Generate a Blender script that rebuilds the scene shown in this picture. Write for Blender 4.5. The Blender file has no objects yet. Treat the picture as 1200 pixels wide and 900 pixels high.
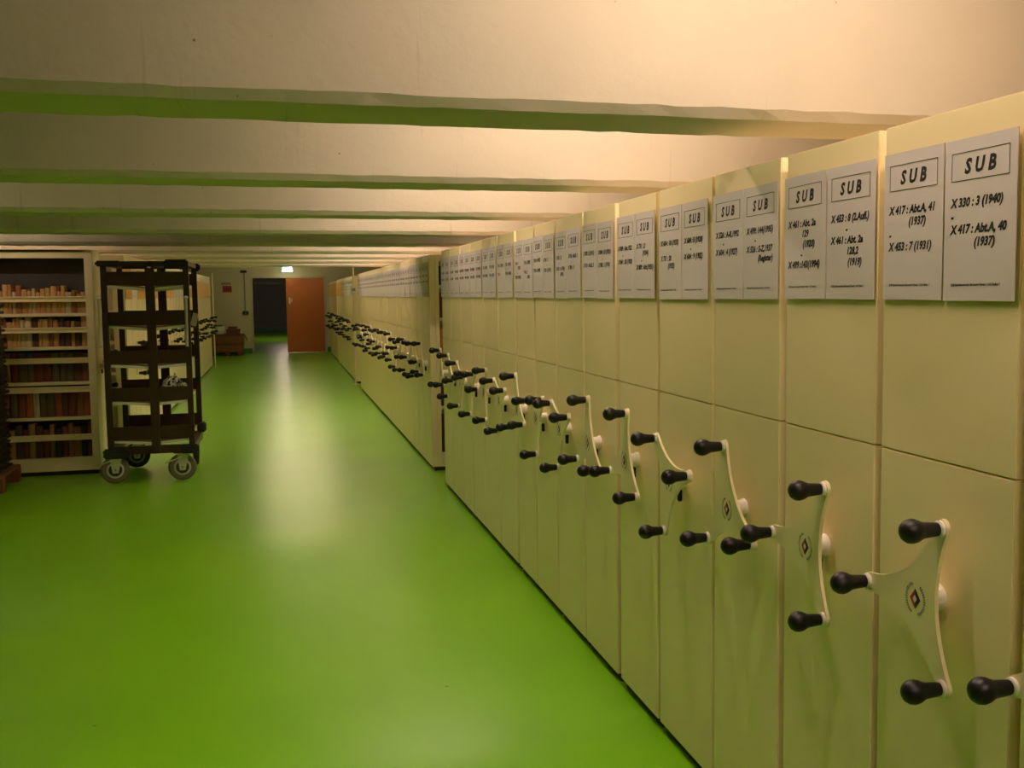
import bpy, bmesh, math, random
from mathutils import Matrix, Vector
random.seed(7)
SC = bpy.context.scene
COL = SC.collection
PI = math.pi

# ------------------------------------------------------------------ camera, world, exposure
cam = bpy.data.cameras.new('camera')
cam.sensor_width = 36.0
cam.sensor_fit = 'HORIZONTAL'
cam.lens = 36.0 * 1255.0 / 1200.0
cam.shift_x = -0.0613
cam.shift_y = 0.0003
cam.clip_end = 200
camo = bpy.data.objects.new('camera', cam)
COL.objects.link(camo)
YAW, PITCH, ROLL = 0.2681, -0.0848, -0.0086
_f = Vector((math.sin(YAW)*math.cos(PITCH), math.cos(YAW)*math.cos(PITCH), math.sin(PITCH)))
_r = Vector((math.cos(YAW), -math.sin(YAW), 0))
_u = _r.cross(_f)
_r2 = math.cos(ROLL)*_r + math.sin(ROLL)*_u
_u2 = -math.sin(ROLL)*_r + math.cos(ROLL)*_u
_m = Matrix((_r2, _u2, -_f)).transposed().to_4x4()
_m.translation = Vector((0, 0, 1.52))
camo.matrix_world = _m
SC.camera = camo

world = bpy.data.worlds.new('world'); SC.world = world
world.use_nodes = True
world.node_tree.nodes['Background'].inputs[0].default_value = (0.9, 0.8, 0.6, 1)
world.node_tree.nodes['Background'].inputs[1].default_value = 0.0

SC.view_settings.view_transform = 'Standard'
SC.view_settings.look = 'None'
SC.view_settings.gamma = 1.0
SC.view_settings.use_curve_mapping = False
SC.view_settings.exposure = 0.22
SC.cycles.use_denoising = True
SC.cycles.max_bounces = 10
SC.cycles.diffuse_bounces = 7
SC.cycles.glossy_bounces = 4
SC.cycles.sample_clamp_indirect = 6.0
SC.cycles.use_light_tree = True

LAMP_RGB = (1.0, 0.735, 0.60)
LAMP_POWER = 120.0          # emission of the tubes above the right-hand shelving
LAMP_X = 1.08              # centre of the tubes over the row
EXIT_POWER = 10.0

# ------------------------------------------------------------------ materials
def mat(name, rgb, rough=0.5, metal=0.0, coat=0.0, bump=None, var=None, spec=0.5):
    m = bpy.data.materials.new(name); m.use_nodes = True
    nt = m.node_tree; b = nt.nodes['Principled BSDF']
    b.inputs['Base Color'].default_value = (*rgb, 1)
    b.inputs['Roughness'].default_value = rough
    b.inputs['Metallic'].default_value = metal
    b.inputs['Coat Weight'].default_value = coat
    b.inputs['Specular IOR Level'].default_value = spec
    if var or bump:
        tc = nt.nodes.new('ShaderNodeTexCoord')
    if var:
        scale, amt = var
        n = nt.nodes.new('ShaderNodeTexNoise'); n.inputs['Scale'].default_value = scale
        n.inputs['Detail'].default_value = 5
        nt.links.new(tc.outputs['Object'], n.inputs['Vector'])
        mx = nt.nodes.new('ShaderNodeMix'); mx.data_type = 'RGBA'
        mx.inputs[6].default_value = (*[c*(1-amt) for c in rgb], 1)
        mx.inputs[7].default_value = (*[min(1, c*(1+amt)) for c in rgb], 1)
        nt.links.new(n.outputs['Fac'], mx.inputs[0])
        nt.links.new(mx.outputs[2], b.inputs['Base Color'])
    if bump:
        scale, st = bump
        n2 = nt.nodes.new('ShaderNodeTexNoise'); n2.inputs['Scale'].default_value = scale
        n2.inputs['Detail'].default_value = 4
        nt.links.new(tc.outputs['Object'], n2.inputs['Vector'])
        bp = nt.nodes.new('ShaderNodeBump'); bp.inputs['Strength'].default_value = st
        bp.inputs['Distance'].default_value = 0.01
        nt.links.new(n2.outputs['Fac'], bp.inputs['Height'])
        nt.links.new(bp.outputs['Normal'], b.inputs['Normal'])
    return m

def emit(name, rgb, power):
    m = bpy.data.materials.new(name); m.use_nodes = True
    b = m.node_tree.nodes['Principled BSDF']
    b.inputs['Base Color'].default_value = (*rgb, 1)
    b.inputs['Emission Color'].default_value = (*rgb, 1)
    b.inputs['Emission Strength'].default_value = power
    return m

def concrete_mat():
    m = bpy.data.materials.new('painted_concrete'); m.use_nodes = True
    nt = m.node_tree; b = nt.nodes['Principled BSDF']; L = nt.links
    tc = nt.nodes.new('ShaderNodeTexCoord')
    n1 = nt.nodes.new('ShaderNodeTexNoise'); n1.inputs['Scale'].default_value = 2.2; n1.inputs['Detail'].default_value = 8
    L.new(tc.outputs['Object'], n1.inputs['Vector'])
    r1 = nt.nodes.new('ShaderNodeValToRGB')
    r1.color_ramp.elements[0].position = 0.3; r1.color_ramp.elements[0].color = (0.445, 0.41, 0.31, 1)
    r1.color_ramp.elements[1].position = 0.7; r1.color_ramp.elements[1].color = (0.50, 0.46, 0.35, 1)
    L.new(n1.outputs['Fac'], r1.inputs['Fac'])
    # formwork joints: faint upright lines
    mp = nt.nodes.new('ShaderNodeMapping'); mp.inputs['Scale'].default_value = (7.0, 0.3, 0.35)
    L.new(tc.outputs['Object'], mp.inputs['Vector'])
    n2 = nt.nodes.new('ShaderNodeTexNoise'); n2.inputs['Scale'].default_value = 4; n2.inputs['Detail'].default_value = 5
    L.new(mp.outputs['Vector'], n2.inputs['Vector'])
    r2 = nt.nodes.new('ShaderNodeValToRGB')
    r2.color_ramp.elements[0].position = 0.29; r2.color_ramp.elements[0].color = (0.86, 0.84, 0.80, 1)
    r2.color_ramp.elements[1].position = 0.36; r2.color_ramp.elements[1].color = (1, 1, 1, 1)
    L.new(n2.outputs['Fac'], r2.inputs['Fac'])
    mx = nt.nodes.new('ShaderNodeMix'); mx.data_type = 'RGBA'; mx.blend_type = 'MULTIPLY'; mx.inputs[0].default_value = 1
    L.new(r1.outputs['Color'], mx.inputs[6]); L.new(r2.outputs['Color'], mx.inputs[7])
    # air holes and chips
    v = nt.nodes.new('ShaderNodeTexVoronoi'); v.inputs['Scale'].default_value = 10.0
    L.new(tc.outputs['Object'], v.inputs['Vector'])
    r3 = nt.nodes.new('ShaderNodeValToRGB')
    r3.color_ramp.elements[0].position = 0.020; r3.color_ramp.elements[0].color = (0.22, 0.19, 0.14, 1)
    r3.color_ramp.elements[1].position = 0.045; r3.color_ramp.elements[1].color = (1, 1, 1, 1)
    L.new(v.outputs['Distance'], r3.inputs['Fac'])
    mx2 = nt.nodes.new('ShaderNodeMix'); mx2.data_type = 'RGBA'; mx2.blend_type = 'MULTIPLY'; mx2.inputs[0].default_value = 0.85
    L.new(mx.outputs[2], mx2.inputs[6]); L.new(r3.outputs['Color'], mx2.inputs[7])
    L.new(mx2.outputs[2], b.inputs['Base Color'])
    b.inputs['Roughness'].default_value = 0.8
    n4 = nt.nodes.new('ShaderNodeTexNoise'); n4.inputs['Scale'].default_value = 30; n4.inputs['Detail'].default_value = 6
    L.new(tc.outputs['Object'], n4.inputs['Vector'])
    bp = nt.nodes.new('ShaderNodeBump'); bp.inputs['Strength'].default_value = 0.16; bp.inputs['Distance'].default_value = 0.01
    L.new(n4.outputs['Fac'], bp.inputs['Height']); L.new(bp.outputs['Normal'], b.inputs['Normal'])
    return m

def floor_mat():
    m = bpy.data.materials.new('green_epoxy_floor'); m.use_nodes = True
    nt = m.node_tree; b = nt.nodes['Principled BSDF']; L = nt.links
    tc = nt.nodes.new('ShaderNodeTexCoord')
    n1 = nt.nodes.new('ShaderNodeTexNoise'); n1.inputs['Scale'].default_value = 1.1; n1.inputs['Detail'].default_value = 7
    L.new(tc.outputs['Object'], n1.inputs['Vector'])
    r1 = nt.nodes.new('ShaderNodeValToRGB')
    r1.color_ramp.elements[0].position = 0.32; r1.color_ramp.elements[0].color = FLOOR_A
    r1.color_ramp.elements[1].position = 0.68; r1.color_ramp.elements[1].color = FLOOR_B
    L.new(n1.outputs['Fac'], r1.inputs['Fac'])
    v = nt.nodes.new('ShaderNodeTexVoronoi'); v.inputs['Scale'].default_value = 2.3
    L.new(tc.outputs['Object'], v.inputs['Vector'])
    r3 = nt.nodes.new('ShaderNodeValToRGB')
    r3.color_ramp.elements[0].position = 0.012; r3.color_ramp.elements[0].color = (0.25, 0.2, 0.1, 1)
    r3.color_ramp.elements[1].position = 0.02; r3.color_ramp.elements[1].color = (1, 1, 1, 1)
    L.new(v.outputs['Distance'], r3.inputs['Fac'])
    mx = nt.nodes.new('ShaderNodeMix'); mx.data_type = 'RGBA'; mx.blend_type = 'MULTIPLY'; mx.inputs[0].default_value = 0.8
    L.new(r1.outputs['Color'], mx.inputs[6]); L.new(r3.outputs['Color'], mx.inputs[7])
    L.new(mx.outputs[2], b.inputs['Base Color'])
    n2 = nt.nodes.new('ShaderNodeTexNoise'); n2.inputs['Scale'].default_value = 2.0; n2.inputs['Detail'].default_value = 5
    L.new(tc.outputs['Object'], n2.inputs['Vector'])
    mr = nt.nodes.new('ShaderNodeMapRange'); mr.inputs['To Min'].default_value = FLOOR_R[0]; mr.inputs['To Max'].default_value = FLOOR_R[1]
    L.new(n2.outputs['Fac'], mr.inputs['Value']); L.new(mr.outputs['Result'], b.inputs['Roughness'])
    return m

FLOOR_A = (0.175, 0.50, 0.004, 1)
FLOOR_B = (0.20, 0.545, 0.005, 1)
FLOOR_R = (0.278, 0.300)

M = {}
M['concrete'] = concrete_mat()
M['floor'] = floor_mat()
M['panel'] = mat('cream_steel', (0.89, 0.77, 0.45), 0.32, var=(3.0, 0.02))
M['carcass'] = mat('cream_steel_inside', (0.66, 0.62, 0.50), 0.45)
M['plinth'] = mat('black_plinth', (0.015, 0.015, 0.014), 0.6)
M['star'] = mat('cream_plastic', (0.87, 0.77, 0.47), 0.3)
M['hub'] = mat('white_plastic', (0.82, 0.78, 0.68), 0.35)
M['black'] = mat('black_plastic', (0.007, 0.006, 0.007), 0.38, spec=0.35)
M['paper'] = mat('sign_paper', (0.67, 0.62, 0.62), 0.6, var=(6.0, 0.02))
M['orange_paper'] = mat('orange_paper', (0.72, 0.38, 0.06), 0.6)
M['ink'] = mat('ink', (0.012, 0.012, 0.014), 0.6)
M['red'] = mat('red_enamel', (0.50, 0.03, 0.03), 0.5)
M['greyink'] = mat('grey_ink', (0.24, 0.22, 0.17), 0.6)
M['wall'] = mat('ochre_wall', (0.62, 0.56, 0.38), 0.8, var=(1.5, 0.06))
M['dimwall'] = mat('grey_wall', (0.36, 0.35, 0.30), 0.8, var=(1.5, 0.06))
M['greenbase'] = mat('green_skirting', (0.02, 0.20, 0.06), 0.4)
M['door'] = mat('rust_red_door', (0.52, 0.125, 0.010), 0.4, var=(2.0, 0.1))
M['frame'] = mat('beige_frame', (0.55, 0.48, 0.33), 0.5)
M['cart'] = mat('dark_brown_steel', (0.040, 0.016, 0.010), 0.38, var=(5.0, 0.1))
M['rubber'] = mat('black_rubber', (0.012, 0.013, 0.014), 0.65)
M['tyre'] = mat('grey_tyre', (0.17, 0.145, 0.11), 0.7, bump=(60, 0.3))
M['darktyre'] = mat('dark_tyre', (0.03, 0.03, 0.03), 0.6)
M['zinc'] = mat('zinc', (0.62, 0.60, 0.52), 0.35, metal=0.6)
M['board'] = mat('pale_laminate', (0.80, 0.73, 0.58), 0.4, var=(8.0, 0.06))
M['boardedge'] = mat('brown_edging', (0.26, 0.13, 0.08), 0.5)
M['chrome'] = mat('chrome', (0.75, 0.74, 0.70), 0.18, metal=1.0)
M['white'] = mat('white_plastic_cap', (0.85, 0.83, 0.78), 0.35)
M['pallet'] = mat('red_brown_wood', (0.24, 0.085, 0.035), 0.7, var=(9.0, 0.3), bump=(40, 0.3))
M['darkboard'] = mat('dark_board', (0.030, 0.026, 0.018), 0.5, var=(5.0, 0.3))
M['cardboard'] = mat('brown_cardboard', (0.26, 0.105, 0.035), 0.75, var=(4.0, 0.12))
M['cardboard2'] = mat('dark_cardboard', (0.18, 0.07, 0.028), 0.75, var=(4.0, 0.12))
M['greymetal'] = mat('grey_metal', (0.28, 0.27, 0.24), 0.5)
M['signgreen'] = emit('exit_green', (0.10, 0.75, 0.45), 3.0)
M['signwhite'] = emit('exit_white', (1.0, 0.97, 0.72), EXIT_POWER)
M['tube'] = emit('lamp_tube', LAMP_RGB, LAMP_POWER)
M['lampbody'] = mat('lamp_body', (0.8, 0.78, 0.72), 0.5)

# ------------------------------------------------------------------ mesh helpers
class MB:
    """collects shapes; build() links them as one mesh object"""
    def __init__(s): s.bm = bmesh.new(); s.mats = []
    def mi(s, m):
        if m not in s.mats: s.mats.append(m)
        return s.mats.index(m)
    def _tag(s, n0, m, smooth=False):
        k = s.mi(m)
        s.bm.faces.ensure_lookup_table()
        for f in s.bm.faces[n0:]:
            f.material_index = k; f.smooth = smooth
    def box(s, x0, x1, y0, y1, z0, z1, m=None, bev=0.0):
        t = bmesh.new()
        bmesh.ops.create_cube(t, size=1)
        for v in t.verts:
            v.co = Vector(((x0+x1)/2+v.co.x*(x1-x0), (y0+y1)/2+v.co.y*(y1-y0), (z0+z1)/2+v.co.z*(z1-z0)))
        if bev:
            bmesh.ops.bevel(t, geom=t.edges[:], offset=bev, segments=2, affect='EDGES')
        s.merge(t, m)
        return s
    def merge(s, t, m=None, smooth=False, mtx=None):
        n0 = len(s.bm.faces)
        if mtx is not None: bmesh.ops.transform(t, matrix=mtx, verts=t.verts[:])
        me = bpy.data.meshes.new('tmp'); t.to_mesh(me); t.free()
        s.bm.from_mesh(me); bpy.data.meshes.remove(me)
        s._tag(n0, m, smooth)
    def obox(s, c, d, mtx, m=None, bev=0.0):
        """box of size d centred on c then transformed by mtx"""
        t = bmesh.new(); bmesh.ops.create_cube(t, size=1)
        for v in t.verts: v.co = Vector((c[0]+v.co.x*d[0], c[1]+v.co.y*d[1], c[2]+v.co.z*d[2]))
        if bev: bmesh.ops.bevel(t, geom=t.edges[:], offset=bev, segments=2, affect='EDGES')
        s.merge(t, m, mtx=mtx); return s
    def rod(s, p0, p1, r, m=None, n=12, r2=None):
        p0, p1 = Vector(p0), Vector(p1); d = p1-p0
        t = bmesh.new()
        bmesh.ops.create_cone(t, cap_ends=True, segments=n, radius1=r, radius2=r if r2 is None else r2, depth=d.length)
        q = d.to_track_quat('Z', 'Y').to_matrix().to_4x4(); q.translation = (p0+p1)/2
        s.merge(t, m, True, q); return s
    def lathe(s, prof, axis_p, axis_d, m=None, n=20):
        """prof: list of (distance along axis, radius)"""
        t = bmesh.new(); rings = []
        for a, r in prof:
            rings.append([t.verts.new((r*math.cos(2*PI*k/n), r*math.sin(2*PI*k/n), a)) for k in range(n)])
        for i in range(len(rings)-1):
            for k in range(n):
                t.faces.new((rings[i][k], rings[i][(k+1) % n], rings[i+1][(k+1) % n], rings[i+1][k]))
        t.faces.new(rings[0][::-1]); t.faces.new(rings[-1])
        q = Vector(axis_d).to_track_quat('Z', 'Y').to_matrix().to_4x4(); q.translation = Vector(axis_p)
        s.merge(t, m, True, q); return s
    def prism(s, poly, fn, h0, h1, m=None):
        """poly in 2D, fn(u,v,h) -> point"""
        t = bmesh.new()
        a = [t.verts.new(fn(u, v, h0)) for u, v in poly]; b = [t.verts.new(fn(u, v, h1)) for u, v in poly]
        t.faces.new(a[::-1]); t.faces.new(b)
        for i in range(len(poly)):
            j = (i+1) % len(poly); t.faces.new((a[i], a[j], b[j], b[i]))
        bmesh.ops.recalc_face_normals(t, faces=t.faces[:])
        s.merge(t, m); return s
    def build(s, name, parent=None, loc=None, flat=False):
        me = bpy.data.meshes.new(name); s.bm.to_mesh(me); s.bm.free()
        for m in s.mats: me.materials.append(m)
        if not flat:
          try: me.set_sharp_from_angle(angle=math.radians(40))
          except Exception: pass
        o = bpy.data.objects.new(name, me); COL.objects.link(o)
        if loc: o.location = loc
        if parent: o.parent = parent
        return o

def tag(o, label, cat, group=None, kind=None):
    if label: o['label'] = label
    if cat: o['category'] = cat
    if group: o['group'] = group
    if kind: o['kind'] = kind
    return o
def empty(name, loc, label=None, cat=None, group=None, rz=0):
    o = bpy.data.objects.new(name, None); COL.objects.link(o)
    o.empty_display_size = 0.1
    o.location = loc; o.rotation_euler = (0, 0, rz)
    return tag(o, label, cat, group)
def dup(o, parent=None):
    c = o.copy(); COL.objects.link(c)
    if parent: c.parent = parent
    for ch in list(o.children): dup(ch, c)
    return c
def struct(o): o['kind'] = 'structure'; return o
def ordinal(n):
    return {1: 'first', 2: 'second', 3: 'third', 4: 'fourth', 5: 'fifth', 6: 'sixth', 7: 'seventh', 8: 'eighth', 9: 'ninth',
            10: 'tenth', 11: 'eleventh', 12: 'twelfth', 13: 'thirteenth', 14: 'fourteenth', 15: 'fifteenth', 16: 'sixteenth',
            17: 'seventeenth', 18: 'eighteenth', 19: 'nineteenth', 20: 'twentieth'}.get(n) or (
            {2: 'twenty', 3: 'thirty'}[n//10] + '-' + ordinal(n % 10) if n % 10 else 'thirtieth')

# ------------------------------------------------------------------ the room
XL, XR, YN, YE, ZC = -5.2, 4.9, -2.6, 29.6, 2.62
struct(MB().box(XL-0.1, XR+0.1, YN-0.1, 50.0, -0.1, 0, M['floor']).build('floor'))
struct(MB().box(XL-0.1, XR+0.1, YN-0.1, YE+0.2, ZC, ZC+0.15, M['concrete']).build('ceiling'))
struct(MB().box(XL-0.15, XL, YN, YE, 0, ZC, M['wall']).build('wall_left'))
struct(MB().box(XR, XR+0.15, YN, YE, 0, ZC, M['wall']).build('wall_right'))
struct(MB().box(XL-0.15, XR+0.15, YN-0.15, YN, 0, ZC, M['wall']).build('wall_front'))
DX0, DX1, DZ = -0.665, 1.175, 1.99       # the double doorway in the end wall
wb = MB()
wb.box(XL, DX0-0.05, YE, YE+0.2, 0, ZC, M['wall']); wb.box(DX1+0.05, XR, YE, YE+0.2, 0, ZC, M['wall'])
wb.box(DX0-0.05, DX1+0.05, YE, YE+0.2, DZ+0.05, ZC, M['wall'])
struct(wb.build('wall_back'))
tr = MB()
tr.box(DX0-0.05, DX0, YE-0.02, YE+0.2, 0, DZ, M['frame'], 0.004); tr.box(DX1, DX1+0.05, YE-0.02, YE+0.2, 0, DZ, M['frame'], 0.004)
tr.box(DX0-0.05, DX1+0.05, YE-0.02, YE+0.2, DZ, DZ+0.05, M['frame'], 0.004)
struct(tr.build('trim_1'))
d1 = struct(MB().box(0.19, DX1-0.006, YE-0.01, YE+0.035, 0.012, DZ-0.006, M['door'], 0.004).build('door_1'))
dh = MB()
dh.box(0.255, 0.295, YE-0.018, YE-0.01, 1.32, 1.47, M['white'], 0.002)
dh.rod((0.275, YE-0.018, 1.42), (0.275, YE-0.06, 1.42), 0.010, M['white'])
dh.rod((0.275, YE-0.055, 1.43), (0.275, YE-0.055, 1.30), 0.012, M['white'])
dh.rod((0.325, YE-0.02, 1.44), (0.325, YE-0.02, 1.36), 0.014, M['white'])
dh.build('door_handle', d1)
bb = MB()
bb.box(-2.0, DX0-0.05, YE-0.015, YE, 0, 0.14, M['greenbase'], 0.003); bb.box(DX1+0.05, 2.0, YE-0.015, YE, 0, 0.14, M['greenbase'], 0.003)
struct(bb.build('baseboard_back'))
# the passage behind the doorway
pw = MB()
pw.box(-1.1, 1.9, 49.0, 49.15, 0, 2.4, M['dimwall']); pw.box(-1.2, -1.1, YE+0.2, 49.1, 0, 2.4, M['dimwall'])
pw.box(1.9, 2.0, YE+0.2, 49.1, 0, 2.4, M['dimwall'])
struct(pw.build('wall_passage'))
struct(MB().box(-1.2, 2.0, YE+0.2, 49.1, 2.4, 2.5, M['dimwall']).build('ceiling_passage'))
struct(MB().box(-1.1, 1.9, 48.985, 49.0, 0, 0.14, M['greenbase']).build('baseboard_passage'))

# beams under the ceiling, each with a chamfered lower edge and slightly ragged arrises
BEAMS = [-1.0, 0.80, 2.57, 4.30, 6.12, 7.98, 9.82, 11.60, 13.40, 15.20, 17.00]
ZB = 1.963
def beam(y, k):
    t = MB(); bm = t.bm; rnd = random.Random(k)
    n = 170; prev = None; w = 0.30
    for i in range(n+1):
        x = XL + (XR-XL)*i/n
        j = lambda a: rnd.uniform(-a, a)
        pts = [(y-0.012, ZC), (y, ZB+0.024+j(0.0022)), (y+0.0215+j(0.002), ZB+j(0.0012)), (y+w+j(0.0025), ZB+j(0.002)), (y+w+0.03, ZC)]
        ring = [bm.verts.new((x, a, b)) for a, b in pts]
        if prev:
            for q in range(4):
                bm.faces.new((prev[q], prev[q+1], ring[q+1], ring[q]))
        prev = ring
    bmesh.ops.recalc_face_normals(bm, faces=bm.faces[:])
    t.mats.append(M['concrete'])
    return struct(t.build('ceiling_beam', flat=True))
for k, y in enumerate(BEAMS): beam(y, k)

# ------------------------------------------------------------------ ceiling lamps, up in the pockets between the beams
def lamp(x, y, label, length=1.2, z=2.47, tube=None):
    r = empty('ceiling_lamp', (x, y, z), label, 'lamp', 'tube lamps between the beams')
    b = MB(); b.box(-length/2, length/2, -0.05, 0.05, 0.02, ZC-z, M['lampbody'], 0.004)
    b.box(-length/2, -length/2+0.03, -0.02, 0.02, -0.03, 0.02, M['lampbody']); b.box(length/2-0.03, length/2, -0.02, 0.02, -0.03, 0.02, M['lampbody'])
    b.build('lamp_body', r)
    MB().rod((-length/2+0.03, 0, -0.012), (length/2-0.03, 0, -0.012), 0.014, tube or M['tube'], 10).build('tube', r)
    return r
POCK = [(BEAMS[i]+0.27+BEAMS[i+1])/2 for i in range(len(BEAMS)-1)]
M['tube_left'] = emit('lamp_tube_left', LAMP_RGB, LAMP_POWER*0.4)
for i, y in enumerate(POCK):
    if i != 5: lamp(LAMP_X, y, 'tube lamp over the right shelving in the %s pocket between the beams' % ordinal(i+1))
    if i == 3 or i > 4: lamp(-2.6, y, 'tube lamp over the left shelving in the %s pocket between the beams' % ordinal(i+1), tube=M['tube_left'])
lamp(2.6, 8.75, 'tube lamp over the aisle between the near and the second right row', tube=M['tube_left'])
M['tube_end'] = emit('lamp_tube_end', (1.0, 0.80, 0.45), 62.0)
M['tube_end_fill'] = emit('fill_tube_end', (1.0, 0.80, 0.45), 26.0)
M['tube_passage_fill'] = emit('fill_tube_passage', LAMP_RGB, 170.0)
lamp(0.28, 28.0, 'added fill lamp under the plain ceiling nearest the end wall', 1.4, tube=M['tube_end_fill'])  # extra lamp, added to brighten the dark end wall and door
lamp(0.28, 24.0, 'added fill lamp under the plain ceiling, middle one of three', 1.4, tube=M['tube_end'])  # added between the other two to even out the floor streak
lamp(2.3, 17.95, 'added fill lamp over the aisle before the third right row', tube=M['tube_left'])  # added to brighten the end face of the third row
lamp(0.28, 20.0, 'tube lamp under the plain ceiling just behind the last beam', 1.5, tube=M['tube_end'])
lp = lamp(0.5, 39.0, 'added fill lamp under the passage ceiling behind the doorway', z=2.3, tube=M['tube_passage_fill'])  # added fill light, keeps the passage from going black
lp.children[0].scale.z = 0.3

# ------------------------------------------------------------------ mobile shelving units
ZT = 1.857; W0 = 0.43; SEAM = 1.187; DEEP = 3.2
RIGHT_LEVELS = [0.16, 0.56, 0.94, 1.32, 1.60]
def carcass_mb(levels, top=ZT):
    c = MB(); m = M['carcass']
    c.box(0.022, 0.062, -W0/2, W0/2, 0.035, top, M['panel'], 0.002)          # end frame, first profile
    c.box(0.0635, 0.112, -W0/2+0.001, W0/2-0.001, 0.035, top, M['panel'], 0.002)
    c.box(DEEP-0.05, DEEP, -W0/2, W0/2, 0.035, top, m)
    c.box(0.112, DEEP-0.05, -W0/2, W0/2, 0.035, 0.155, M['panel'])
    c.box(0.112, DEEP-0.05, -W0/2, W0/2, top-0.055, top, M['panel'])
    for z in levels[1:]: c.box(0.112, DEEP-0.05, -W0/2, W0/2, z-0.028, z, M['panel'])
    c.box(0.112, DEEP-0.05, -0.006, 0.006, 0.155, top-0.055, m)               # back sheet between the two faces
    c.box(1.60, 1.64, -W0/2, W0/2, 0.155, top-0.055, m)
    return c
def open_carcass(u, levels, top=ZT):
    for c in list(u.children):
        if c.name.split('.')[0] == 'carcass': bpy.data.objects.remove(c)
    m = M['panel']; h = W0/2
    MB().box(0.022, 0.050, -h, h, 0.035, top, m, 0.002).build('end_frame', u)
    MB().box(0.0515, 0.084, -h, h, 0.035, top, m, 0.002).build('upright', u)
    MB().box(DEEP-0.05, DEEP, -h, h, 0.035, top, m).build('upright', u)
    MB().box(0.085, DEEP-0.051, -h, h, 0.035, 0.155, m).build('base', u)
    MB().box(0.085, DEEP-0.051, -h, h, top-0.055, top, m).build('top', u)
    for z in levels[1:]: MB().box(0.085, DEEP-0.051, -h, h, z-0.028, z, m).build('shelf_board', u)
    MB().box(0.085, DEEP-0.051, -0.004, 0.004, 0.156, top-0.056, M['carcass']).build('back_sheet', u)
def star_poly(R=0.174, half=0.019, mid=0.064):
    P = []
    for k in range(3):
        a = 2*PI*k/3; d = Vector((math.cos(a), math.sin(a))); n = Vector((-d.y, d.x)); tip = d*R
        for j in range(9):                                  # round the arm end
            t = -PI/2 + PI*j/8
            P.append(tip + d*half*math.cos(t) + n*half*math.sin(t))
        a2 = a+2*PI/3; d2 = Vector((math.cos(a2), math.sin(a2))); n2 = Vector((-d2.y, d2.x))
        A = tip + n*half; B = d2*R - n2*half
        am = a+PI/3; dm = Vector((math.cos(am), math.sin(am)))
        C = 2*(dm*mid) - 0.5*(A+B)
        for j in range(1, 14):
            t = j/14; P.append(A*(1-t)**2 + C*2*t*(1-t) + B*t*t)
    return P
def emblem_mb():
    e = MB(); f = lambda u, v, h: Vector((h, -u, v))
    # diamond: red upper left, black lower right, white heart
    e.prism([(-0.017, 0), (0, -0.020), (0.0, 0.020)], f, -0.0008, 0, M['red'])
    e.prism([(0.017, 0), (0, 0.020), (0.0, -0.020)], f, -0.0008, 0, M['ink'])
    e.prism([(-0.0065, 0), (0, -0.0078), (0.0065, 0), (0, 0.0078)], f, -0.0014, -0.0008, M['hub'])
    for a0, a1 in ((110, 250), (-70, 62)):                  # lettering curved round the diamond
        k = 0; a = a0
        while a < a1:
            t = math.radians(a); d = Vector((math.cos(t), math.sin(t))); n = Vector((-d.y, d.x))
            r0, r1 = 0.0275, 0.0275 + (0.006 if k % 3 else 0.0045)
            w = 0.0010
            e.prism([tuple(d*r0-n*w), tuple(d*r1-n*w), tuple(d*r1+n*w), tuple(d*r0+n*w)], f, -0.0008, 0, M['greyink'])
            a += 9.0; k += 1
    return e
def make_unit(levels, top=ZT):
    r = empty('mobile_shelving_unit', (0, 0, 0))
    MB().box(0, 0.022, -W0/2, W0/2, SEAM+0.0008, top, M['panel'], 0.0025).build('upper_panel', r)
    MB().box(0, 0.022, -W0/2, W0/2, 0.035, SEAM-0.0008, M['panel'], 0.0025).build('lower_panel', r)
    carcass_mb(levels, top).build('carcass', r)
    MB().box(0.02, DEEP, -W0/2+0.01, W0/2-0.01, 0.0, 0.035, M['plinth']).build('plinth', r)
    hub = MB().lathe([(0, 0.027), (0.006, 0.027), (0.010, 0.024), (0.030, 0.022), (0.046, 0.022)], (0, 0, 0), (-1, 0, 0), M['hub']).build('hub', r, (0, 0, 0.92))
    MB().box(-0.022, -0.008, -0.007, 0.007, -0.066, -0.026, M['black'], 0.003).build('lock_lever', hub)
    f = lambda u, v, h: Vector((h, -u, v))
    w = MB().prism([tuple(p) for p in star_poly()], f, -0.052, -0.044, M['star']).build('hand_wheel', r, (0, 0, 0.92))
    for k in range(3):
        a = 2*PI*k/3
        kn = MB()
        kn.lathe([(0, 0.0165), (0.006, 0.0165), (0.008, 0.014)], (0, 0, 0), (-1, 0, 0), M['hub'])
        kn.lathe([(0.007, 0.0125), (0.012, 0.0133), (0.038, 0.0155), (0.044, 0.0175), (0.052, 0.0215), (0.062, 0.0236), (0.072, 0.0220), (0.080, 0.0165), (0.085, 0.009), (0.0865, 0.002)], (0, 0, 0), (-1, 0, 0), M['black'])
        kn.build('knob', w, (-0.052, -0.174*math.cos(a), 0.174*math.sin(a)))
    em = emblem_mb().build('emblem', w, (-0.0522, 0, 0))
    return r
def set_unit(u, x, yc, w, phi, label, group, rz=0):
    u.location = (x, yc, 0); u.rotation_euler = (0, 0, rz)
    for c in u.children:
        n = c.name.split('.')[0]
        if n in ('upper_panel', 'lower_panel', 'carcass', 'plinth'): c.scale.y = w/W0
        if n == 'hand_wheel':
            # phi turns the star seen from the corridor; the emblem stays upright
            c.rotation_euler = (-math.radians(phi), 0, 0)
            for g in c.children:
                if g.name.split('.')[0] == 'emblem': g.rotation_euler = (math.radians(phi), 0, 0)
    return tag(u, label, 'shelving unit', group)

proto = make_unit(RIGHT_LEVELS)
proto_used = [False]
def unit(*a, **k):
    u = dup(proto) if proto_used[0] else proto
    proto_used[0] = True
    return set_unit(u, *a, **k)

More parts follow.
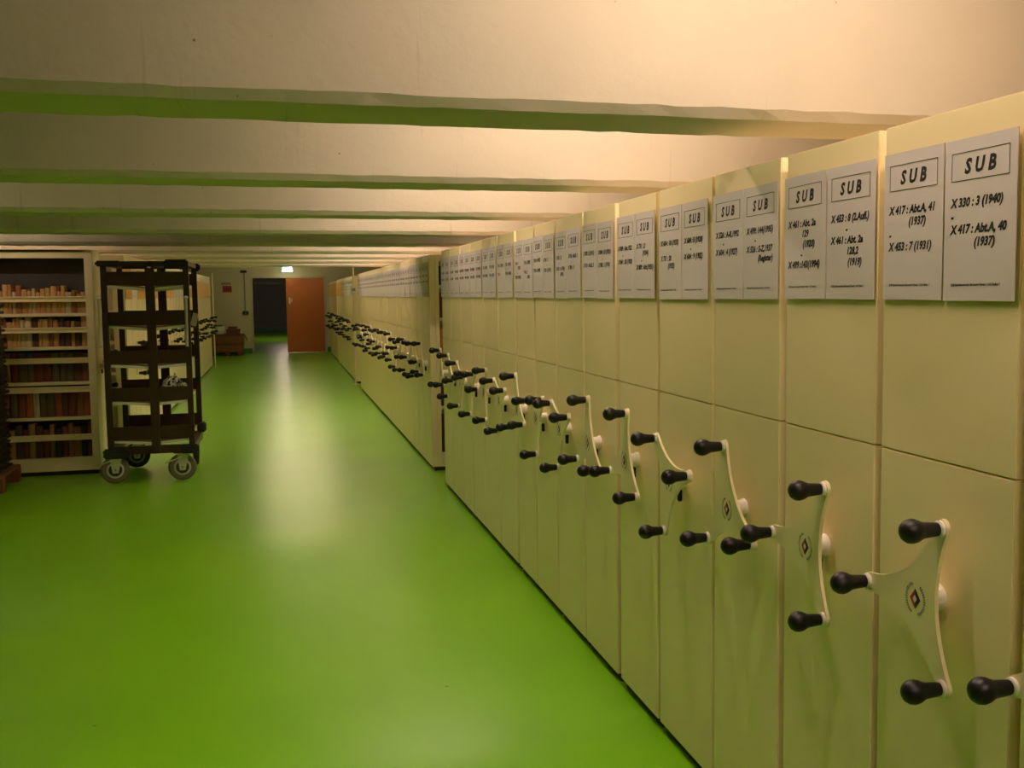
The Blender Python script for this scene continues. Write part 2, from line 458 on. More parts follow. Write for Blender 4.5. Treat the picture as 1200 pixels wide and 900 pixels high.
# ---- sign cards: paper + printed lettering
def text_mesh(s, size, bold=0.0, shear=0.22, align='LEFT', spacing=1.0):
    c = bpy.data.curves.new('t', 'FONT'); c.body = s; c.size = size; c.shear = shear; c.align_x = align
    c.offset = bold; c.space_character = spacing; c.resolution_u = 2; c.extrude = 0.0
    o = bpy.data.objects.new('t', c); COL.objects.link(o)
    dg = bpy.context.evaluated_depsgraph_get(); dg.update()
    me = bpy.data.meshes.new_from_object(o.evaluated_get(dg))
    bpy.data.objects.remove(o); bpy.data.curves.remove(c)
    return me
_tcache = {}
def put_text(mb, s, u, v, size, h=-0.0021, **k):
    key = (s, size, tuple(sorted(k.items())))
    if key not in _tcache: _tcache[key] = text_mesh(s, size, **k)
    t = bmesh.new(); t.from_mesh(_tcache[key])
    for w in t.verts: w.co = Vector((h, -(u+w.co.x), v+w.co.y))
    mb.merge(t, M['ink'])
PW, PH = 0.207, 0.297
def lettering(lines):
    f = lambda u, v, h: Vector((h, -u, v))
    fr, hd, m, ft = MB(), MB(), MB(), MB()
    a, b, z0, z1, th = -0.083, 0.083, 0.072, 0.124, 0.0011      # the ruled heading box
    for q in ([(a, z0), (b, z0), (b, z0+th), (a, z0+th)], [(a, z1-th), (b, z1-th), (b, z1), (a, z1)],
              [(a, z0), (a+th, z0), (a+th, z1), (a, z1)], [(b-th, z0), (b, z0), (b, z1), (b-th, z1)]):
        fr.prism(q, f, -0.0022, -0.0016, M['ink'])
    put_text(hd, 'S U B', 0.0, 0.085, 0.037, bold=0.0017, align='CENTER', spacing=1.05)
    v = 0.025
    for s, ind in lines:
        if s: put_text(m, s, -0.083+ind, v, 0.0224, bold=0.0011)
        v -= 0.0245
    put_text(ft, 'SUB Speichermagazin Bergedorf Regal: 1 OG Reihe: 1', -0.080, -0.121, 0.0066, bold=0.0002)
    return [('heading_frame', fr), ('heading', hd), ('shelf_marks', m), ('footer_line', ft)]
CARDS = {   # bay index -> (left card, right card) as read from the corridor
    1: ([('X 417 : Abt.A, 41', 0), ('(1937)', .07), ('-', 0), ('X 453 : 7 (1931)', 0)], [('X 330 : 3 (1940)', 0), ('-', 0), ('X 417 : Abt.A, 40', 0), ('(1937)', .07)]),
    2: ([('X 461 : Abt. 2a', 0), ('129', .07), ('(1920)', .075), ('-', .065), ('X 499 :143(1994)', 0)], [('X 453 : 8 (2.Aufl.)', 0), ('-', .065), ('X 461 : Abt. 2a', 0), ('128,2', .07), ('(1919)', .075)]),
    3: ([('X 526 : A-R,1992', 0), ('-', .05), ('X 604 : 4 (1927)', 0)], [('X 499: 144(1995)', 0), ('-', .05), ('X 526 : S-Z,1937', 0), ('(Register)', .07)]),
    4: ([('X 604 : 10 (1933)', 0), ('', 0), ('X 731 : 20', 0), ('(1933)', .065)], [('X 604 : 5 (1928)', 0), ('-', .05), ('X 604 : 9 (1932)', 0)]),
    5: ([('X 809 : Abt.1922', 0), ('-', .05), ('X 841 : 20 (1920)', 0)], [('X 731 : 21', 0), ('(1934)', .065), ('-', .05), ('X 809 : Abt.(1921)', 0)]),
    6: ([('X 902 : 2 (1911)', 0), ('', 0), ('X 910 : Abt.B, 2', 0)], [('X 841 : 21 (1921)', 0), ('-', .05), ('X 902 : 1 (1910)', 0)]),
    7: ([('X 950 : 12', 0), ('-', .05), ('X 961 : 4 (1930)', 0), ('(1931)', .07)], [('X 910 : Abt.B, 3', 0), ('-', .05), ('X 950 : 11', 0)]),
    8: ([('Y 20 : 6 (1952)', 0), ('', 0), ('Y 31 : 1 (1949)', 0)], [('X 961 : 5', 0), ('-', .05), ('Y 20 : 5 (1951)', 0)]),
    9: ([('Y 44 : 3', 0), ('(1927)', .06), ('-', .05), ('Y 52 : 9 (1931)', 0)], [('Y 31 : 2 (1950)', 0), ('-', .05), ('Y 44 : 2', 0), ('(1926)', .07)]),
    10: ([('Y 60 : 12 (1903)', 0), ('-', .05), ('Y 61 : 4', 0)], [('Y 52 : 10 (1932)', 0), ('-', .05), ('Y 60 : 11 (1902)', 0)]),
}
def card(mesh_letter, x, y, z, label, group, rz=0, m=None, tilt=0.0):
    p = MB().box(-0.0016, 0.0, -PW/2, PW/2, -PH/2, PH/2, m or M['paper'])
    o = p.build('sign_card', None, (x, y, z)); o.rotation_euler = (tilt, 0, rz)
    tag(o, label, 'sign', group)
    if mesh_letter is not None:
        for nm, q in mesh_letter:
            if isinstance(q, MB): q.build(nm, o)
            else:
                l = bpy.data.objects.new(nm, q); COL.objects.link(l); l.parent = o
    return o

XP = 1.232
BAYS = [(1.14, 1.553), (1.582, 2.016), (2.042, 2.466), (2.501, 2.927), (2.944, 3.404), (3.426, 3.844), (3.889, 4.325), (4.342, 4.792), (4.808, 5.222),
        (5.236, 5.652), (5.689, 6.150), (6.165, 6.628), (6.642, 7.055), (7.070, 7.478), (7.495, 7.932), (7.947, 8.383)]
PHI = [84, 63, 61, 99, 15, 81, 90, 24, 36, 99, 24, 57, 33, 15, 117, 94]
G_NEAR = 'mobile shelving units of the near right row'
generic = None
for i, (a, b) in enumerate(BAYS):
    yc = (a+b)/2
    lab = ('cream shelving unit at the right edge of the photo, mostly cut off' if i == 0 else
           'cream shelving unit with hand wheel, %s from the camera in the near right row' % ordinal(i+1))
    unit(XP, yc, b-a, PHI[i], lab, G_NEAR)
    if i == 0: continue
    w = b-a; rnd = random.Random(i)
    for side, (dy, nm) in enumerate(((+0.107, 'left'), (-0.105, 'right'))):
        y = yc + dy - (0.004 if i < 4 else 0)
        if i in CARDS:
            lines = CARDS[i][side]
            mb = lettering(lines)
            lab = 'white %s-hand sign card, first line %s' % (nm, lines[0][0])
            c = card(mb, XP-0.006-0.001*rnd.random(), y, 1.6485+rnd.uniform(-.002, .002), lab, 'sign cards of the near right row', tilt=rnd.uniform(-.006, .006))
            generic = [(q.name.split('.')[0], q.data) for q in c.children]
        else:
            lab = 'grey sign card, %s on the %s unit of the near right row' % (nm, ordinal(i+1))
            card(generic, XP-0.006, y, 1.6485, lab, 'sign cards of the near right row', tilt=rnd.uniform(-.008, .008))

firsts = []
def row(x, y0, n, pitch, side, name, group, orange=lambda i: False, gaps=()):
    """a packed row of units; side -1: fronts face -x (right of the corridor), +1: fronts face +x"""
    rnd = random.Random(name)
    for i in range(n):
        yc = y0 + pitch*(i+0.5)
        w = pitch-0.010-(0.02 if i in gaps else 0)
        phi = rnd.uniform(0, 120)
        u = unit(x, yc, w, phi, 'cream shelving unit, %s from the front in the %s' % (ordinal(i+1), name), group, rz=0 if side < 0 else PI)
        if i == 0: firsts.append(u)
        for dy, nm in ((0.105, 'left'), (-0.105, 'right')):
            s = -1 if side < 0 else 1
            org = orange(i)
            card(None if org else generic, x+s*0.006, yc+dy*(1 if side < 0 else -1), 1.6485,
                 '%s sign card, %s on %s unit of the %s' % ('orange' if org else 'grey', nm, ordinal(i+1), name),
                 'sign cards of the %s' % name, rz=0 if side < 0 else PI, m=M['orange_paper'] if org else None)
row(1.237, 9.15, 19, 0.442, -1, 'second right row', 'mobile shelving units of the second right row', gaps=(2, 5, 9))
row(1.255, 18.75, 13, 0.440, -1, 'third right row', 'mobile shelving units of the third right row', lambda i: i in (7, 9, 10, 11, 12), gaps=(4, 9))
row(1.275, 25.10, 8, 0.440, -1, 'farthest right row', 'mobile shelving units of the farthest right row', lambda i: True, gaps=(3,))

for u in firsts: open_carcass(u, RIGHT_LEVELS)
firsts.clear()
# left side: the row behind the book cart is a little taller
proto_used[0] = False
ZTL = 1.925
proto = make_unit([0.147, 0.50, 0.80, 1.10, 1.387], ZTL)
row(-1.42, 11.07, 30, 0.442, +1, 'left row behind the cart', 'mobile shelving units of the left row', lambda i: i in (0, 2, 3, 5, 6, 8, 9, 10) or i > 16, gaps=(4, 8, 13, 20))

# ---- the left shelving unit whose open face looks at the camera
YS = 9.95; XS = -1.53
LEVELS = [0.147, 0.500, 0.802, 1.102, 1.387]
su = dup(proto); set_unit(su, XS, YS+0.20, 0.40, 40, 'cream shelving unit with open book shelves facing the camera, behind the pallet', 'mobile shelving units of the left row', rz=PI)
for c in list(su.children):
    if c.name.split('.')[0] == 'carcass': bpy.data.objects.remove(c)
D2 = 3.0
MB().box(0.022, 0.062, -0.20, 0.20, 0.035, ZTL, M['panel'], 0.002).build('end_frame', su)
for xx in (1.02, 2.02, 2.96): MB().box(xx, xx+0.04, -0.20, 0.198, 0.035, ZTL, M['panel'], 0.002).build('upright', su)
MB().box(0.062, D2, -0.2, 0.2, 0.035, 0.145, M['panel'], 0.002).build('base', su)
MB().box(0.062, D2, -0.006, 0.006, 0.145, ZTL-0.03, M['darkboard']).build('back_sheet', su)  # deep shade inside the unit is put into this sheet's dark colour
MB().box(0.062, D2, -0.2, 0.2, ZTL-0.02, ZTL, M['panel'], 0.002).build('top', su)
MB().box(0.062, D2, 0.185, 0.2, ZTL-0.072, ZTL-0.0005, M['panel'], 0.002).build('header', su)
for z in LEVELS: MB().box(0.062, D2, 0.008, 0.19, z-0.026, z, M['panel'], 0.002).build('shelf_board', su)
for z0, z1 in ((0.300, 0.350), (0.712, 0.762), (0.962, 1.008), (1.222, 1.268), (1.484, 1.532)):
    rb = MB()
    rb.box(0.062, D2, 0.180, 0.186, z0+0.006, z1-0.006, M['panel']); rb.box(0.062, D2, 0.178, 0.200, z1-0.012, z1, M['panel'], 0.002); rb.box(0.062, D2, 0.178, 0.200, z0, z0+0.011, M['panel'], 0.002)
    rb.build('retaining_rail', su)

# ---- books
BC = {}
def bookmat(rgb):
    k = tuple(rgb)
    if k not in BC: BC[k] = mat('book_cloth', rgb, 0.65, var=(14, 0.25))
    return BC[k]
TAN = [('tan', (0.55, 0.29, 0.10)), ('ochre', (0.60, 0.36, 0.12)), ('brown', (0.30, 0.12, 0.045)), ('ochre', (0.55, 0.34, 0.12)), ('cream', (0.60, 0.48, 0.27)), ('dark brown', (0.09, 0.04, 0.02)), ('tan', (0.48, 0.27, 0.10))]
DARK = [('dark brown', (0.12, 0.045, 0.022)), ('maroon', (0.16, 0.035, 0.018)), ('brown', (0.20, 0.085, 0.035)), ('dark olive', (0.10, 0.08, 0.03))]
LOW = [('maroon', (0.20, 0.05, 0.02)), ('rust', (0.36, 0.10, 0.03)), ('dark brown', (0.12, 0.06, 0.03)), ('dark olive', (0.12, 0.10, 0.04)), ('brown', (0.26, 0.12, 0.04))]
BASE = [('black', (0.02, 0.025, 0.02)), ('brown', (0.28, 0.13, 0.05)), ('tan', (0.40, 0.23, 0.08)), ('maroon', (0.18, 0.05, 0.03)), ('dark brown', (0.10, 0.05, 0.03)), ('pale green', (0.42, 0.46, 0.30))]
def book(xr, yspine, z, t, hgt, dep, rgb, label, group):
    """a bound book standing with its spine towards -y; xr is its right side"""
    m = MB(); n = 6; cloth = bookmat(rgb)
    prof = [(0.0, dep)] + [(t/2-t/2*math.cos(PI*j/n), 0.010*(1-math.sin(PI*j/n))) for j in range(n+1)] + [(t, dep)]
    m.prism(prof, lambda u, v, h: Vector((u, v, h)), 0, hgt, cloth)
    b = m.build('book', None, (xr-t, yspine, z+0.0015)); tag(b, label, 'book', group)
    return b
rowspec = [(4, TAN, 'top', 0.205, 0.04, 0.026, 0.046), (3, TAN, 'second', 0.235, 0.025, 0.024, 0.05), (2, DARK, 'third', 0.245, 0.006, 0.050, 0.075),
           (1, LOW, 'fourth', 0.245, 0.008, 0.040, 0.068), (0, BASE, 'bottom', 0.265, 0.03, 0.035, 0.062)]
for lv, pal, nm, h0, hv, t0, t1 in rowspec:
    rnd = random.Random(100+lv); x = XS-0.066; k = 0
    while x > XS-0.93:
        t = rnd.uniform(t0, t1); cn, rgb = rnd.choice(pal)
        if nm == 'fourth' and k in (7, 8): cn, rgb, t = 'cream', (0.62, 0.58, 0.36), 0.022
        if nm == 'third' and x < XS-0.62 and k % 2 == 0 and t > 0: cn, rgb, t = 'orange', (0.45, 0.20, 0.06), 0.03
        h = h0+rnd.uniform(-hv, hv); dep = rnd.uniform(0.12, 0.135); k += 1
        book(x, YS+0.045+rnd.uniform(0, 0.01), LEVELS[lv], t, h, dep, rgb, '%s book, %s from the right on the %s shelf of the open unit' % (cn, ordinal(k), nm), 'books on the %s shelf of the open left unit' % nm)
        x -= t+rnd.uniform(0.001, 0.004)
# books glimpsed in the gap before the second right row
for lv, nm, cols in ((0, 'bottom', ('dark brown', 'maroon')), (1, 'second', ('dark brown', 'brown')), (2, 'third', ('orange', 'black')), (3, 'fourth', ('maroon', 'brown')), (4, 'top', ('black', 'dark brown'))):
    x = 1.237+0.090; k = 0
    C3 = {'dark brown': (0.09, 0.045, 0.022), 'maroon': (0.17, 0.04, 0.02), 'brown': (0.25, 0.11, 0.04), 'orange': (0.5, 0.2, 0.04), 'black': (0.015, 0.015, 0.015)}
    for cn in cols:
        k += 1
        hh = {0: .33, 1: .32, 2: .30, 3: .235, 4: .18}[lv]
        book(x+0.050, 9.15+0.02, RIGHT_LEVELS[lv], 0.048, hh-(0.02*k), 0.17, C3[cn], '%s book, %s from the corridor on the %s shelf in the gap' % (cn, ordinal(k), nm), 'books in the gap before the second right row')
        x += 0.051

# ------------------------------------------------------------------ the tall book cart
CX0, CX1, CY0, CY1 = -1.372, -0.705, 9.30, 10.25
CXM = (CX0+CX1)/2+0.035
cart = empty('book_cart', ((CX0+CX1)/2, (CY0+CY1)/2, 0), 'tall dark brown book cart with five sloping shelves on rubber-tyred casters', 'cart')
CO = Vector(cart.location)
def cpart(mb, name, parent=None):
    o = mb.build(name, cart if parent is None else parent)
    if parent is None: o.location = -CO
    return o
for nm, x, y in (('left', CX0, CY0), ('right', CX1-0.045, CY0), ('left', CX0, CY1-0.04), ('right', CX1-0.045, CY1-0.04)):
    cpart(MB().box(x, x+0.045, y, y+0.04, 0.30, 1.775, M['cart'], 0.004), 'post')
for y in (CY0-0.006, CY1-0.03):
    cpart(MB().box(CXM-0.035, CXM+0.035, y, y+0.036, 0.24, 1.775, M['cart'], 0.004), 'centre_post')
tf = MB()
for y in (CY0, CY1-0.04): tf.box(CX0, CX1, y, y+0.04, 1.768, 1.808, M['cart'], 0.004)
for x in (CX0, CXM-0.02, CX1-0.045): tf.box(x, x+0.045, CY0, CY1, 1.770, 1.806, M['cart'], 0.004)
cpart(tf, 'top_frame')
CZ = [1.592, 1.268, 0.955, 0.655, 0.335]
TILT = math.radians(5.0)
for z in CZ:
    for y in (CY0+0.004, CY1-0.014):
        pn = MB(); pn.box(CX0+0.02, CXM, y, y+0.010, z+0.024, z+0.132, M['cart'], 0.002); pn.box(CXM, CX1-0.02, y, y+0.010, z+0.024, z+0.132, M['cart'], 0.002)
        cpart(pn, 'end_panel')
    for sgn in (-1, 1):
        x0, x1 = (CX0+0.048, CXM-0.012) if sgn < 0 else (CXM+0.012, CX1-0.048)
        xc = (x0+x1)/2; L = (x1-x0)
        mt = Matrix.Translation((xc, (CY0+CY1)/2, z)) @ Matrix.Rotation(-sgn*TILT, 4, 'Y')
        bd = MB(); dy = CY1-CY0-0.05
        bd.obox((0, 0, 0), (L, dy, 0.024), mt, M['board'], 0.002)
        bd.obox((0, 0, 0.0165), (L, dy+0.004, 0.009), mt, M['boardedge'])
        bd.obox((0, -dy/2-0.003, -0.001), (L, 0.006, 0.020), mt, M['white'])
        cpart(bd, 'shelf_board')
bs = MB()
bs.box(CX0, CX1, CY0, CY0+0.05, 0.240, 0.305, M['cart'], 0.004); bs.box(CX0, CX1, CY1-0.05, CY1, 0.240, 0.305, M['cart'], 0.004)
bs.box(CX0, CX0+0.05, CY0, CY1, 0.240, 0.305, M['cart'], 0.004); bs.box(CX1-0.05, CX1, CY0, CY1, 0.240, 0.305, M['cart'], 0.004)
cpart(bs, 'base_frame')
for x0, x1, y0, y1, z0, z1 in ((CX0-0.035, CX0+0.16, CY0-0.03, CY0+0.03, 0.212, 0.292), (CX1-0.11, CX1+0.03, CY0-0.03, CY0+0.03, 0.232, 0.306),
                               (CX1-0.03, CX1+0.032, CY1-0.12, CY1+0.03, 0.30, 0.385), (CX0-0.032, CX0+0.03, CY1-0.12, CY1+0.03, 0.225, 0.300),
                               (CX0-0.032, CX0+0.155, CY0-0.03, CY0+0.03, 1.765, 1.812), (CX1-0.185, CX1-0.002, CY0-0.03, CY0+0.03, 1.767, 1.822),
                               (CX1-0.03, CX1+0.032, CY1-0.10, CY1+0.03, 1.745, 1.812)):
    cpart(MB().box(x0, x1, y0, y1, z0, z1, M['rubber'], 0.012), 'bumper')
for x, dx in ((CX0+0.002, -0.012), (CX1-0.03, 0.008)):
    h = cpart(MB().rod((x+dx, CY0-0.045, 1.51), (x+dx-0.006, CY0-0.045, 1.115), 0.0115, M['zinc']).rod((x+dx-0.006, CY0-0.045, 1.125), (x+dx-0.006, CY0+0.01, 1.125), 0.008, M['chrome']).rod((x+dx, CY0-0.045, 1.50), (x+dx, CY0+0.01, 1.50), 0.008, M['chrome']), 'push_handle')
    cap = MB().lathe([(-0.012, 0.006), (-0.008, 0.014), (0, 0.018), (0.008, 0.014), (0.012, 0.006)], (x+dx, CY0-0.045, 1.515), (0, 0, 1), M['white']).build('cap', h)
cpart(MB().obox((0, 0, 0), (0.004, 0.075, 0.11), Matrix.Translation((CX1+0.006, CY0+0.38, 1.325)) @ Matrix.Rotation(math.radians(14), 4, 'Y') @ Matrix.Rotation(math.radians(38), 4, 'Z'), M['white']), 'label_card')
cpart(MB().box(CXM-0.012, CXM+0.012, CY0-0.012, CY0-0.006, 1.752, 1.764, M['white']), 'badge')
def caster(cxx, cyy, heading, pedal, dark=False, r=0.112):
    """heading: direction of rolling (angle in the floor plane)"""
    rot = Matrix.Translation((cxx, cyy, 0)) @ Matrix.Rotation(heading, 4, 'Z')
    f = MB(); mz = M['zinc']
    f.obox((0, 0, 0.232), (0.11, 0.095, 0.008), rot, mz, 0.001)
    f.obox((0, 0, 0.219), (0.07, 0.06, 0.020), rot, mz, 0.004)
    for s in (-1, 1):
        t = bmesh.new()
        poly = [(-0.040, 0.212), (0.052, 0.212), (0.022, r-0.026), (-0.022, r-0.026)]
        mb2 = MB(); mb2.prism(poly, lambda u, v, h: Vector((u, h, v)), s*0.030-0.0025, s*0.030+0.0025, mz)
        me = bpy.data.meshes.new('q'); mb2.bm.to_mesh(me); mb2.bm.free(); t.from_mesh(me); bpy.data.meshes.remove(me)
        f.merge(t, mz, mtx=rot)
    ax0 = rot @ Vector((0, -0.036, r)); ax1 = rot @ Vector((0, 0.036, r))
    f.rod(ax0, ax1, 0.010, M['greymetal'])
    fo = cpart(f, 'caster_fork')
    d = (ax1-ax0).normalized()
    w = MB(); ty = M['darktyre'] if dark else M['tyre']
    prof = []
    for j in range(13):
        t = PI*j/12; prof.append((-0.024*math.cos(t), r-0.030+0.030*math.sin(t)**0.8 if 0 < j < 12 else r-0.034))
    w.lathe([(a, rr) for a, rr in prof], rot @ Vector((0, 0, r)), d, ty, 32)
    w.lathe([(-0.0265, 0.060), (-0.0245, 0.068), (0.0245, 0.068), (0.0265, 0.060)], rot @ Vector((0, 0, r)), d, mz if not dark else M['greymetal'], 28)
    w.lathe([(-0.0275, 0.052), (0.0275, 0.052)], rot @ Vector((0, 0, r)), d, M['darktyre'], 28)
    w.lathe([(-0.0285, 0.022), (0.0285, 0.022)], rot @ Vector((0, 0, r)), d, mz, 16)
    w.build('wheel', fo)
    if pedal is not None:
        a = Vector((cxx, cyy-0.03, 0.205)); b = a + Vector((pedal*0.13, -0.03, -0.052))
        p = MB(); q = (b-a).to_track_quat('X', 'Z').to_matrix().to_4x4(); q.translation = (a+b)/2
        p.obox((0, 0, 0), ((b-a).length, 0.030, 0.006), q, M['chrome'] if pedal < 0 and not dark else M['zinc'], 0.002)
        p.build('brake_pedal', fo)
caster(-1.335, 9.37, math.radians(12), -1)
caster(-0.815, 9.37, math.radians(6), -1)
caster(-1.265, 10.19, math.radians(8), None, dark=True)
caster(-0.765, 10.19, math.radians(96), None, dark=True)
# the carrying plates over the casters
pl = MB()
for x, y in ((-1.335, 9.37), (-0.815, 9.37), (-1.265, 10.19), (-0.765, 10.19)): pl.box(x-0.06, x+0.06, y-0.07, y+0.06, 0.234, 0.246, M['cart'])
cpart(pl, 'caster_plate')

# crumpled patterned cloth lying on the cart
def crumple(name, cx_, cy_, z0, sx, sy, h, m, seed):
    rnd = random.Random(seed); t = MB(); bm = t.bm; n = 22; g = []
    ph = [rnd.uniform(0, 6) for _ in range(6)]
    for i in range(n+1):
        r = []
        for j in range(n+1):
            u, v = i/n*2-1, j/n*2-1
            e = max(0, 1-(abs(u)**2.2+abs(v)**2.2)**.5)
            k = 0.55+0.25*math.sin(5*u+ph[0]+2*math.sin(3*v+ph[1]))+0.25*math.sin(7*v+ph[2]+3*u)+rnd.uniform(-.22, .22)
            r.append(bm.verts.new((cx_+u*sx+rnd.uniform(-.006, .006), cy_+v*sy+rnd.uniform(-.006, .006), z0+max(0.0, h*min(1, e*3.4)*min(1, k)))))
        g.append(r)
    for i in range(n):
        for j in range(n): bm.faces.new((g[i][j], g[i+1][j], g[i+1][j+1], g[i][j+1]))
    bmesh.ops.recalc_face_normals(bm, faces=bm.faces[:])
    bmesh.ops.solidify(bm, geom=bm.faces[:], thickness=-0.003)
    t.mats.append(m)
    return t.build(name)
pm = bpy.data.materials.new('black_white_print'); pm.use_nodes = True
_nt = pm.node_tree; _b = _nt.nodes['Principled BSDF']; _tc = _nt.nodes.new('ShaderNodeTexCoord')
_n = _nt.nodes.new('ShaderNodeTexNoise'); _n.inputs['Scale'].default_value = 20; _n.inputs['Distortion'].default_value = 2.0
_nt.links.new(_tc.outputs['Object'], _n.inputs['Vector'])
_r = _nt.nodes.new('ShaderNodeValToRGB'); _r.color_ramp.interpolation = 'CONSTANT'
_r.color_ramp.elements[0].color = (0.02, 0.02, 0.02, 1); _r.color_ramp.elements[1].position = 0.48; _r.color_ramp.elements[1].color = (0.8, 0.76, 0.64, 1)
_nt.links.new(_n.outputs['Fac'], _r.inputs['Fac']); _nt.links.new(_r.outputs['Color'], _b.inputs['Base Color']); _b.inputs['Roughness'].default_value = 0.5
cl = crumple('patterned_cloth', (CXM+CX1)/2-0.01, CY0+0.22, CZ[3]+0.042, 0.125, 0.15, 0.155, pm, 5)
tag(cl, 'crumpled black and white patterned cloth on the fourth shelf of the book cart', 'cloth')

# ------------------------------------------------------------------ pallet and stack of dark boards at the left edge
pa = empty('wooden_pallet', (-2.52, 9.2, 0), 'red-brown wooden pallet on the floor at the left edge', 'pallet')
def pbuild(mb, nm): o = mb.build(nm, pa); o.location = (2.52, -9.2, 0)
for i in range(6):
    x = -2.93+i*0.1365
    pbuild(MB().box(x, x+0.125, 8.62, 9.78, 0.115, 0.138, M['pallet'], 0.002), 'deck_board')
for y in (8.62, 9.15, 9.68):
    pbuild(MB().box(-2.93, -2.122, y, y+0.10, 0.093, 0.115, M['pallet'], 0.002), 'stringer')
    for x in (-2.93, -2.585, -2.267):
        pbuild(MB().box(x, x+0.145, y, y+0.10, 0.0, 0.093, M['pallet'], 0.003), 'block')
rnd = random.Random(3); z = 0.138; k = 0
while z < 1.47:
    t = rnd.choice((0.045, 0.05, 0.055)); k += 1
    o = MB()
    x1 = -2.175+rnd.uniform(-.012, .012)
    o.box(x1-0.72, x1, 8.66+rnd.uniform(0, .02), 9.735+rnd.uniform(-.012, .012), z, z+t*0.42, M['darkboard'], 0.003)
    o.box(x1-0.70, x1-0.02, 8.70, 9.70, z+t*0.42, z+t, M['darkboard'])
    tag(o.build('dark_board'), 'dark flat board, %s from the bottom of the stack on the pallet' % ordinal(k), 'board', 'dark boards stacked on the pallet')
    z += t

# ------------------------------------------------------------------ the end of the corridor
ex = empty('exit_sign', (0.235, YE-0.30, 2.21), 'glowing green and white emergency exit sign hanging above the doors', 'sign')
MB().box(-0.135, 0.135, -0.035, 0.035, -0.02, 0.095, M['greymetal'], 0.004).build('housing', ex)
g = MB(); g.box(-0.128, 0.128, -0.038, -0.035, -0.012, 0.088, M['signgreen']).build('sign_face', ex)
pic = MB(); f2 = lambda u, v, h: Vector((u, -h, v))
def q2(a): pic.prism(a, f2, 0.038, 0.040, M['signwhite'])
q2([(0.045, -0.005), (0.105, -0.005), (0.105, 0.080), (0.045, 0.080)])                      # doorway
q2([(-0.105, 0.030), (-0.075, 0.060), (-0.075, 0.040), (-0.045, 0.040), (-0.045, 0.022), (-0.075, 0.022), (-0.075, 0.0)])   # arrow
q2([(-0.005+0.012*math.cos(t*PI/5), 0.070+0.012*math.sin(t*PI/5)) for t in range(10)])      # running figure: head, trunk, legs
q2([(-0.02, 0.055), (0.012, 0.055), (0.020, 0.028), (-0.004, 0.024)])
q2([(0.0, 0.028), (0.018, 0.028), (0.034, 0.0), (0.024, -0.004)]); q2([(-0.002, 0.030), (0.008, 0.022), (-0.024, 0.002), (-0.030, 0.010)])
pic.build('pictogram', ex)
MB().box(-0.13, 0.13, -0.034, 0.034, -0.055, -0.02, M['signwhite'], 0.004).build('light_strip', ex)
MB().rod((-0.08, 0, 0.09), (-0.08, 0, ZC-2.21), 0.006, M['greymetal']).rod((0.08, 0, 0.09), (0.08, 0, ZC-2.21), 0.006, M['greymetal']).build('hanger', ex)

sw = empty('wall_switch', (-0.855, YE, 1.08), 'dark pair of wall switches under an upright cable conduit', 'switch')
MB().box(-0.075, -0.01, -0.05, 0, -0.045, 0.045, M['ink'], 0.006).build('switch_box', sw)
MB().box(0.01, 0.075, -0.05, 0, -0.045, 0.045, M['ink'], 0.006).build('switch_box', sw)
MB().rod((0.0, -0.018, 0.03), (0.0, -0.018, 1.05), 0.013, M['greymetal']).build('conduit', sw)
MB().box(-0.10, 0.06, -0.08, 0, 1.05, 1.11, M['ink'], 0.006).build('junction_box', sw)
sg = empty('fire_sign', (-1.30, YE, 1.72), 'small red and dark safety sign on the end wall', 'sign')
MB().box(-0.115, 0.115, -0.006, 0, -0.10, 0.075, M['red']).build('red_plate', sg)
MB().box(-0.145, 0.09, -0.006, 0, 0.10, 0.16, M['greyink']).build('dark_plate', sg)
sl = MB()
for u in (-0.08, -0.03, 0.02, 0.07): sl.box(u, u+0.022, -0.008, -0.006, -0.06, 0.03, M['ink'])
sl.build('symbols', sg)
# cable tray seen high in the passage
ct = MB()
for yy in (30.6, 30.8): ct.box(-1.09, 1.89, yy, yy+0.02, 1.86, 1.90, M['greymetal'])
for i in range(28): ct.box(-1.05+i*0.105, -1.01+i*0.105, 30.6, 30.82, 1.855, 1.862, M['hub'])
tag(ct.build('cable_tray'), 'grey cable tray with pale rungs high in the passage', 'cable tray')

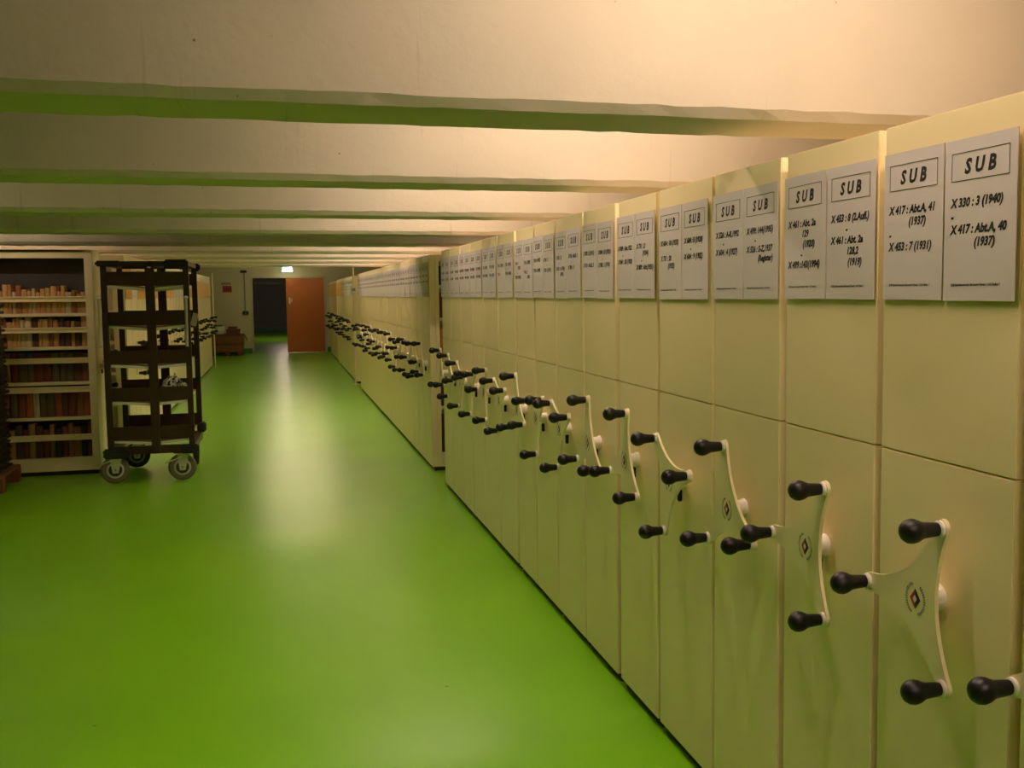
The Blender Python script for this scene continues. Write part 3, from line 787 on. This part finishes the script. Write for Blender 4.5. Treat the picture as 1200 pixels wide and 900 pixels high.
# boxes beside the doorway
bp_ = empty('box_pallet', (-1.25, 29.0, 0), 'low wooden pallet under the brown boxes by the end wall', 'pallet')
for x in (-0.48, -0.12, 0.20): MB().box(x, x+0.12, -0.33, 0.33, 0, 0.09, M['pallet'], 0.003).build('bearer', bp_)
MB().box(-0.50, 0.34, -0.34, 0.34, 0.09, 0.112, M['pallet'], 0.003).build('deck', bp_)
def carton(x0, x1, y0, y1, z0, z1, m, label, flap=False):
    r = empty('cardboard_box', ((x0+x1)/2, (y0+y1)/2, z0), label, 'box', 'brown boxes by the end wall')
    w, d, h = (x1-x0)/2, (y1-y0)/2, z1-z0
    MB().box(-w, w, -d, d, 0, h, m, 0.006).build('body', r)
    lid = MB().box(-w-0.008, w+0.008, -d-0.008, d+0.008, h-0.05, h+0.006, M['cardboard2'], 0.004).build('lid', r)
    if flap:
        MB().obox((0, 0, 0), (0.012, 2*d*0.8, 0.17), Matrix.Translation((w+0.045, 0, h-0.09)) @ Matrix.Rotation(math.radians(-24), 4, 'Y'), m).build('flap', r)
carton(-1.70, -0.92, 28.72, 29.28, 0.112, 0.315, M['cardboard'], 'long brown box on the pallet by the end wall, bottom of the pile')
carton(-1.68, -0.90, 28.72, 29.26, 0.322, 0.545, M['cardboard'], 'long brown box with open side flap, middle of the pile', True)
carton(-1.32, -1.00, 28.76, 29.20, 0.552, 0.670, M['cardboard2'], 'brown box on the middle long box, below the smallest box')
carton(-1.27, -1.07, 28.80, 29.16, 0.677, 0.735, M['cardboard2'], 'smallest flat brown box on top of the pile')
pd = empty('pale_pail', (-1.50, 28.95, 0.552), 'pale rounded pail with a dark lid standing on the brown boxes', 'pail')
MB().lathe([(0.0, 0.11), (0.03, 0.135), (0.14, 0.145), (0.19, 0.14), (0.20, 0.10)], (0, 0, 0), (0, 0, 1), M['hub'], 24).build('body', pd)
MB().lathe([(0.20, 0.09), (0.205, 0.10), (0.225, 0.10), (0.235, 0.05)], (0, 0, 0), (0, 0, 1), M['black'], 24).build('lid', pd)
# slim posts at the row ends
for x, y, zt, lb in ((1.225, 18.6, 2.05, 'slim cream post standing before the third right row'), (-1.375, 24.45, 2.02, 'slim cream post standing at the far end of the left row')):
    p = empty('guard_post', (x, y, 0), lb, 'post')
    MB().rod((0, 0, 0.012), (0, 0, zt), 0.016, M['panel']).build('shaft', p)
    MB().lathe([(0, 0.05), (0.008, 0.05), (0.014, 0.02)], (0, 0, 0), (0, 0, 1), M['panel']).build('foot', p)
hy = empty('wall_meter', (1.225, 18.575, 1.60), 'small pale meter box clamped to the post before the third right row', 'meter')
MB().box(-0.05, 0.05, -0.03, 0.0, -0.06, 0.06, M['hub'], 0.006).build('case', hy)
MB().box(-0.03, 0.03, -0.033, -0.03, -0.01, 0.04, M['greymetal']).build('dial', hy)
